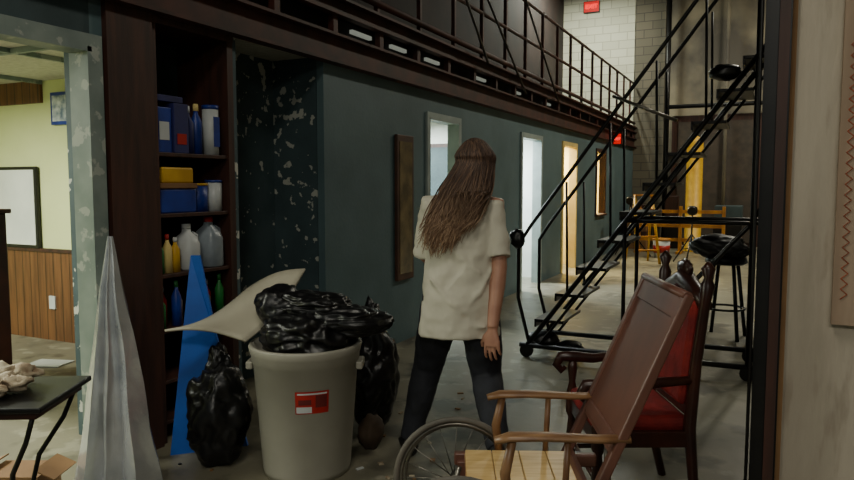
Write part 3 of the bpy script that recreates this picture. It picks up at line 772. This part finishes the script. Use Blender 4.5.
def fold(j, a): return 1+.022*math.sin(3*a+j*.8)+.014*math.sin(6*a-j*.9)
k.loft([(.0, 0, .700, .208, .138), (.0, 0, .710, .21, .14), (0, 0, .80, .2, .138), (.0, .0, .9, .19, .132), (.003, .005, 1.0, .18, .125), (.01, .015, 1.08, .176, .12), (.015, .03, 1.18, .178, .122), (.018, .04, 1.26, .18, .12), (.02, .045, 1.33, .175, .105), (.022, .05, 1.37, .15, .085), (.03, .055, 1.405, .09, .07), (.033, .06, 1.425, .068, .062)], M_shirt, seg=48, wob=fold)
S = Vector((.165, .04, 1.34))
k.tube([Vector((.08, .045, 1.34)), S, S.lerp(E, .45), S.lerp(E, .86)], [.068, .068, .066, .070], M_shirt, seg=20)
k.tube([Vector((-.04, .045, 1.34)), S2-Vector((0, 0, .005)), S2.lerp(E2, .45), S2.lerp(E2, .97)], [.068, .07, .066, .066], M_shirt, seg=20)
for (a, b_, r) in (((-.13, -.055, 1.25), (.1, -.112, 1.02), .017), ((.13, -.06, 1.22), (-.06, -.118, .95), .016), ((-.15, -.09, 1.0), (.05, -.135, .82), .017), ((.16, -.07, 1.05), (.02, -.132, .86), .015), ((-.12, -.1, .85), (.14, -.122, .76), .015)):
    a, b_ = Vector(a), Vector(b_); m_ = (a+b_)/2+Vector((0, -.008, -.02))
    k.tube([a, a.lerp(m_, .5), m_, m_.lerp(b_, .5), b_], [r*.4, r*.8, r, r*.8, r*.3], M_shirt, seg=10)
o = k.build('t_shirt', parent=woman); remesh(o, .0085, 6, .6)
tx = bpy.data.textures.new('folds', 'CLOUDS'); tx.noise_scale = .12
dm = o.modifiers.new('folds', 'DISPLACE'); dm.texture = tx; dm.strength = .03; dm.mid_level = .5; dm.texture_coords = 'LOCAL'
k = MB()
k.loft([(0, 0, .76, .15, .11), (0, 0, .86, .178, .125), (0, 0, .95, .165, .115), (0, 0, 1.0, .15, .105)], M_jean)
def leg(H_, K, A):
    k.tube([H_+Vector((0, 0, .02)), H_.lerp(K, .3), H_.lerp(K, .65), K, K.lerp(A, .3), K.lerp(A, .7), A], [.102, .102, .094, .080, .077, .064, .055], M_jean, seg=20)
leg(LH, LK, LA); leg(RH, RK, RA)
o = k.build('jeans', parent=woman); remesh(o, .009, 5, .5)
tx2 = bpy.data.textures.new('jfolds', 'CLOUDS'); tx2.noise_scale = .07
dm = o.modifiers.new('folds', 'DISPLACE'); dm.texture = tx2; dm.strength = .012; dm.texture_coords = 'LOCAL'
k = MB()
def shoe(A, pitch, yaw):
    rt = Matrix.Rotation(yaw, 3, 'Z') @ Matrix.Rotation(-pitch, 3, 'X')
    def T(p): return Vector((A.x, A.y, A.z))+rt @ Vector(p)
    k.tube([T((0, -.06, -.045)), T((0, -.045, -.04)), T((0, .02, -.04)), T((0, .1, -.052)), T((0, .16, -.06)), T((0, .185, -.065))], [(.028, .025), (.042, .035), (.045, .038), (.034, .045), (.024, .042), (.012, .025)], M_shoe, seg=16, ref=(0, 0, 1))
    k.tube([T((0, -.01, -.04)), T((0, -.005, .02))], [.045, .042], M_shoe, seg=16)
shoe(LA, 0, math.radians(10)); shoe(RA, math.radians(44), math.radians(-5))
k.build('shoes', parent=woman)
# hair: scalp volume + free strands swept over the left shoulder
k = MB()
k.ell(hd+Vector((0, -.02, .025)), (.086, .097, .100), M_hair, sub=4, nz=.05, nf=2)
k.loft([(.078, .08, 1.625, .07, .06), (.074, .07, 1.55, .088, .08), (.05, .03, 1.47, .086, .06), (.01, -.02, 1.38, .078, .04), (-.035, -.05, 1.30, .055, .03), (-.06, -.07, 1.25, .03, .015)], M_hair, seg=48, wob=lambda j, a: 1+.03*math.sin(9*a+j)+.03*math.sin(16*a))
rnd = random.Random(5)
def cr(P, n):
    out = []
    Q = [P[0]]+P+[P[-1]]
    for i in range(1, len(Q)-2):
        for t in range(n):
            t /= n; a, b, c, d = Q[i-1], Q[i], Q[i+1], Q[i+2]
            out.append(.5*((2*b)+(c-a)*t+(2*a-5*b+4*c-d)*t*t+(3*b-a-3*c+d)*t**3))
    out.append(P[-1]); return out
for i in range(1100):
    th = rnd.uniform(-math.pi, 0) if rnd.random() < .82 else rnd.uniform(0, math.pi)
    ph = rnd.uniform(.0, 1.2)
    front = math.sin(th) > .35
    root = hd+Vector((.088*math.cos(th)*math.sin(ph), -.02+.10*math.sin(th)*math.sin(ph), .027+.102*math.cos(ph)))
    side = hd+Vector((.098*math.cos(th), -.025+(.105*math.sin(th) if not front else .03*math.sin(th)), .0))
    lay = rnd.uniform(0, .016)
    f = rnd.random()
    ex = -.165+.20*f+rnd.uniform(-.02, .02)+(.035*math.cos(th)); ez = 1.12+.22*abs(f-.25)+rnd.uniform(-.03, .09)
    ey = -.115+rnd.uniform(-.02, .01)
    mid = Vector((side.x*.62+ex*.38+.018*math.cos(th), min(side.y*.55-.045, .02)-lay, 1.42))
    m2 = Vector((mid.x*.38+ex*.62+rnd.uniform(-.02, .02), -.10-lay, max(1.28, ez+.06)))
    end = Vector((ex, ey, ez))
    r = rnd.uniform(.0016, .0034)
    pts = cr([root, root.lerp(side, .5)+(root.lerp(side, .5)-hd).normalized()*.014, side, mid, m2, end], 4)
    w0 = rnd.uniform(0, 6); n_ = len(pts)
    for j, p in enumerate(pts):
        if j > n_*.35: p.x += .009*math.sin(w0+j*.7)*(j/n_)
    rad = [r*(1-.8*max(0, (j/n_-.7)*3.3)) for j in range(n_)]
    k.tube(pts, rad, M_hair if rnd.random() < .68 else M_hair2, seg=5, cap=False)
k.build('hair', parent=woman)

# ------------------------------------------------------------ world + camera
w = bpy.data.worlds.new('world'); bpy.context.scene.world = w; w.use_nodes = True
w.node_tree.nodes['Background'].inputs[0].default_value = (.56, .64, .60, 1); w.node_tree.nodes['Background'].inputs[1].default_value = .22
cam = bpy.data.cameras.new('camera'); co = bpy.data.objects.new('camera', cam); bpy.context.scene.collection.objects.link(co)
cam.sensor_width = 36; cam.lens = 700/854*36; cam.clip_start = .05
co.location = (0, 0, 1.45); co.rotation_euler = (math.radians(90-4.5), 0, R25)
bpy.context.scene.camera = co
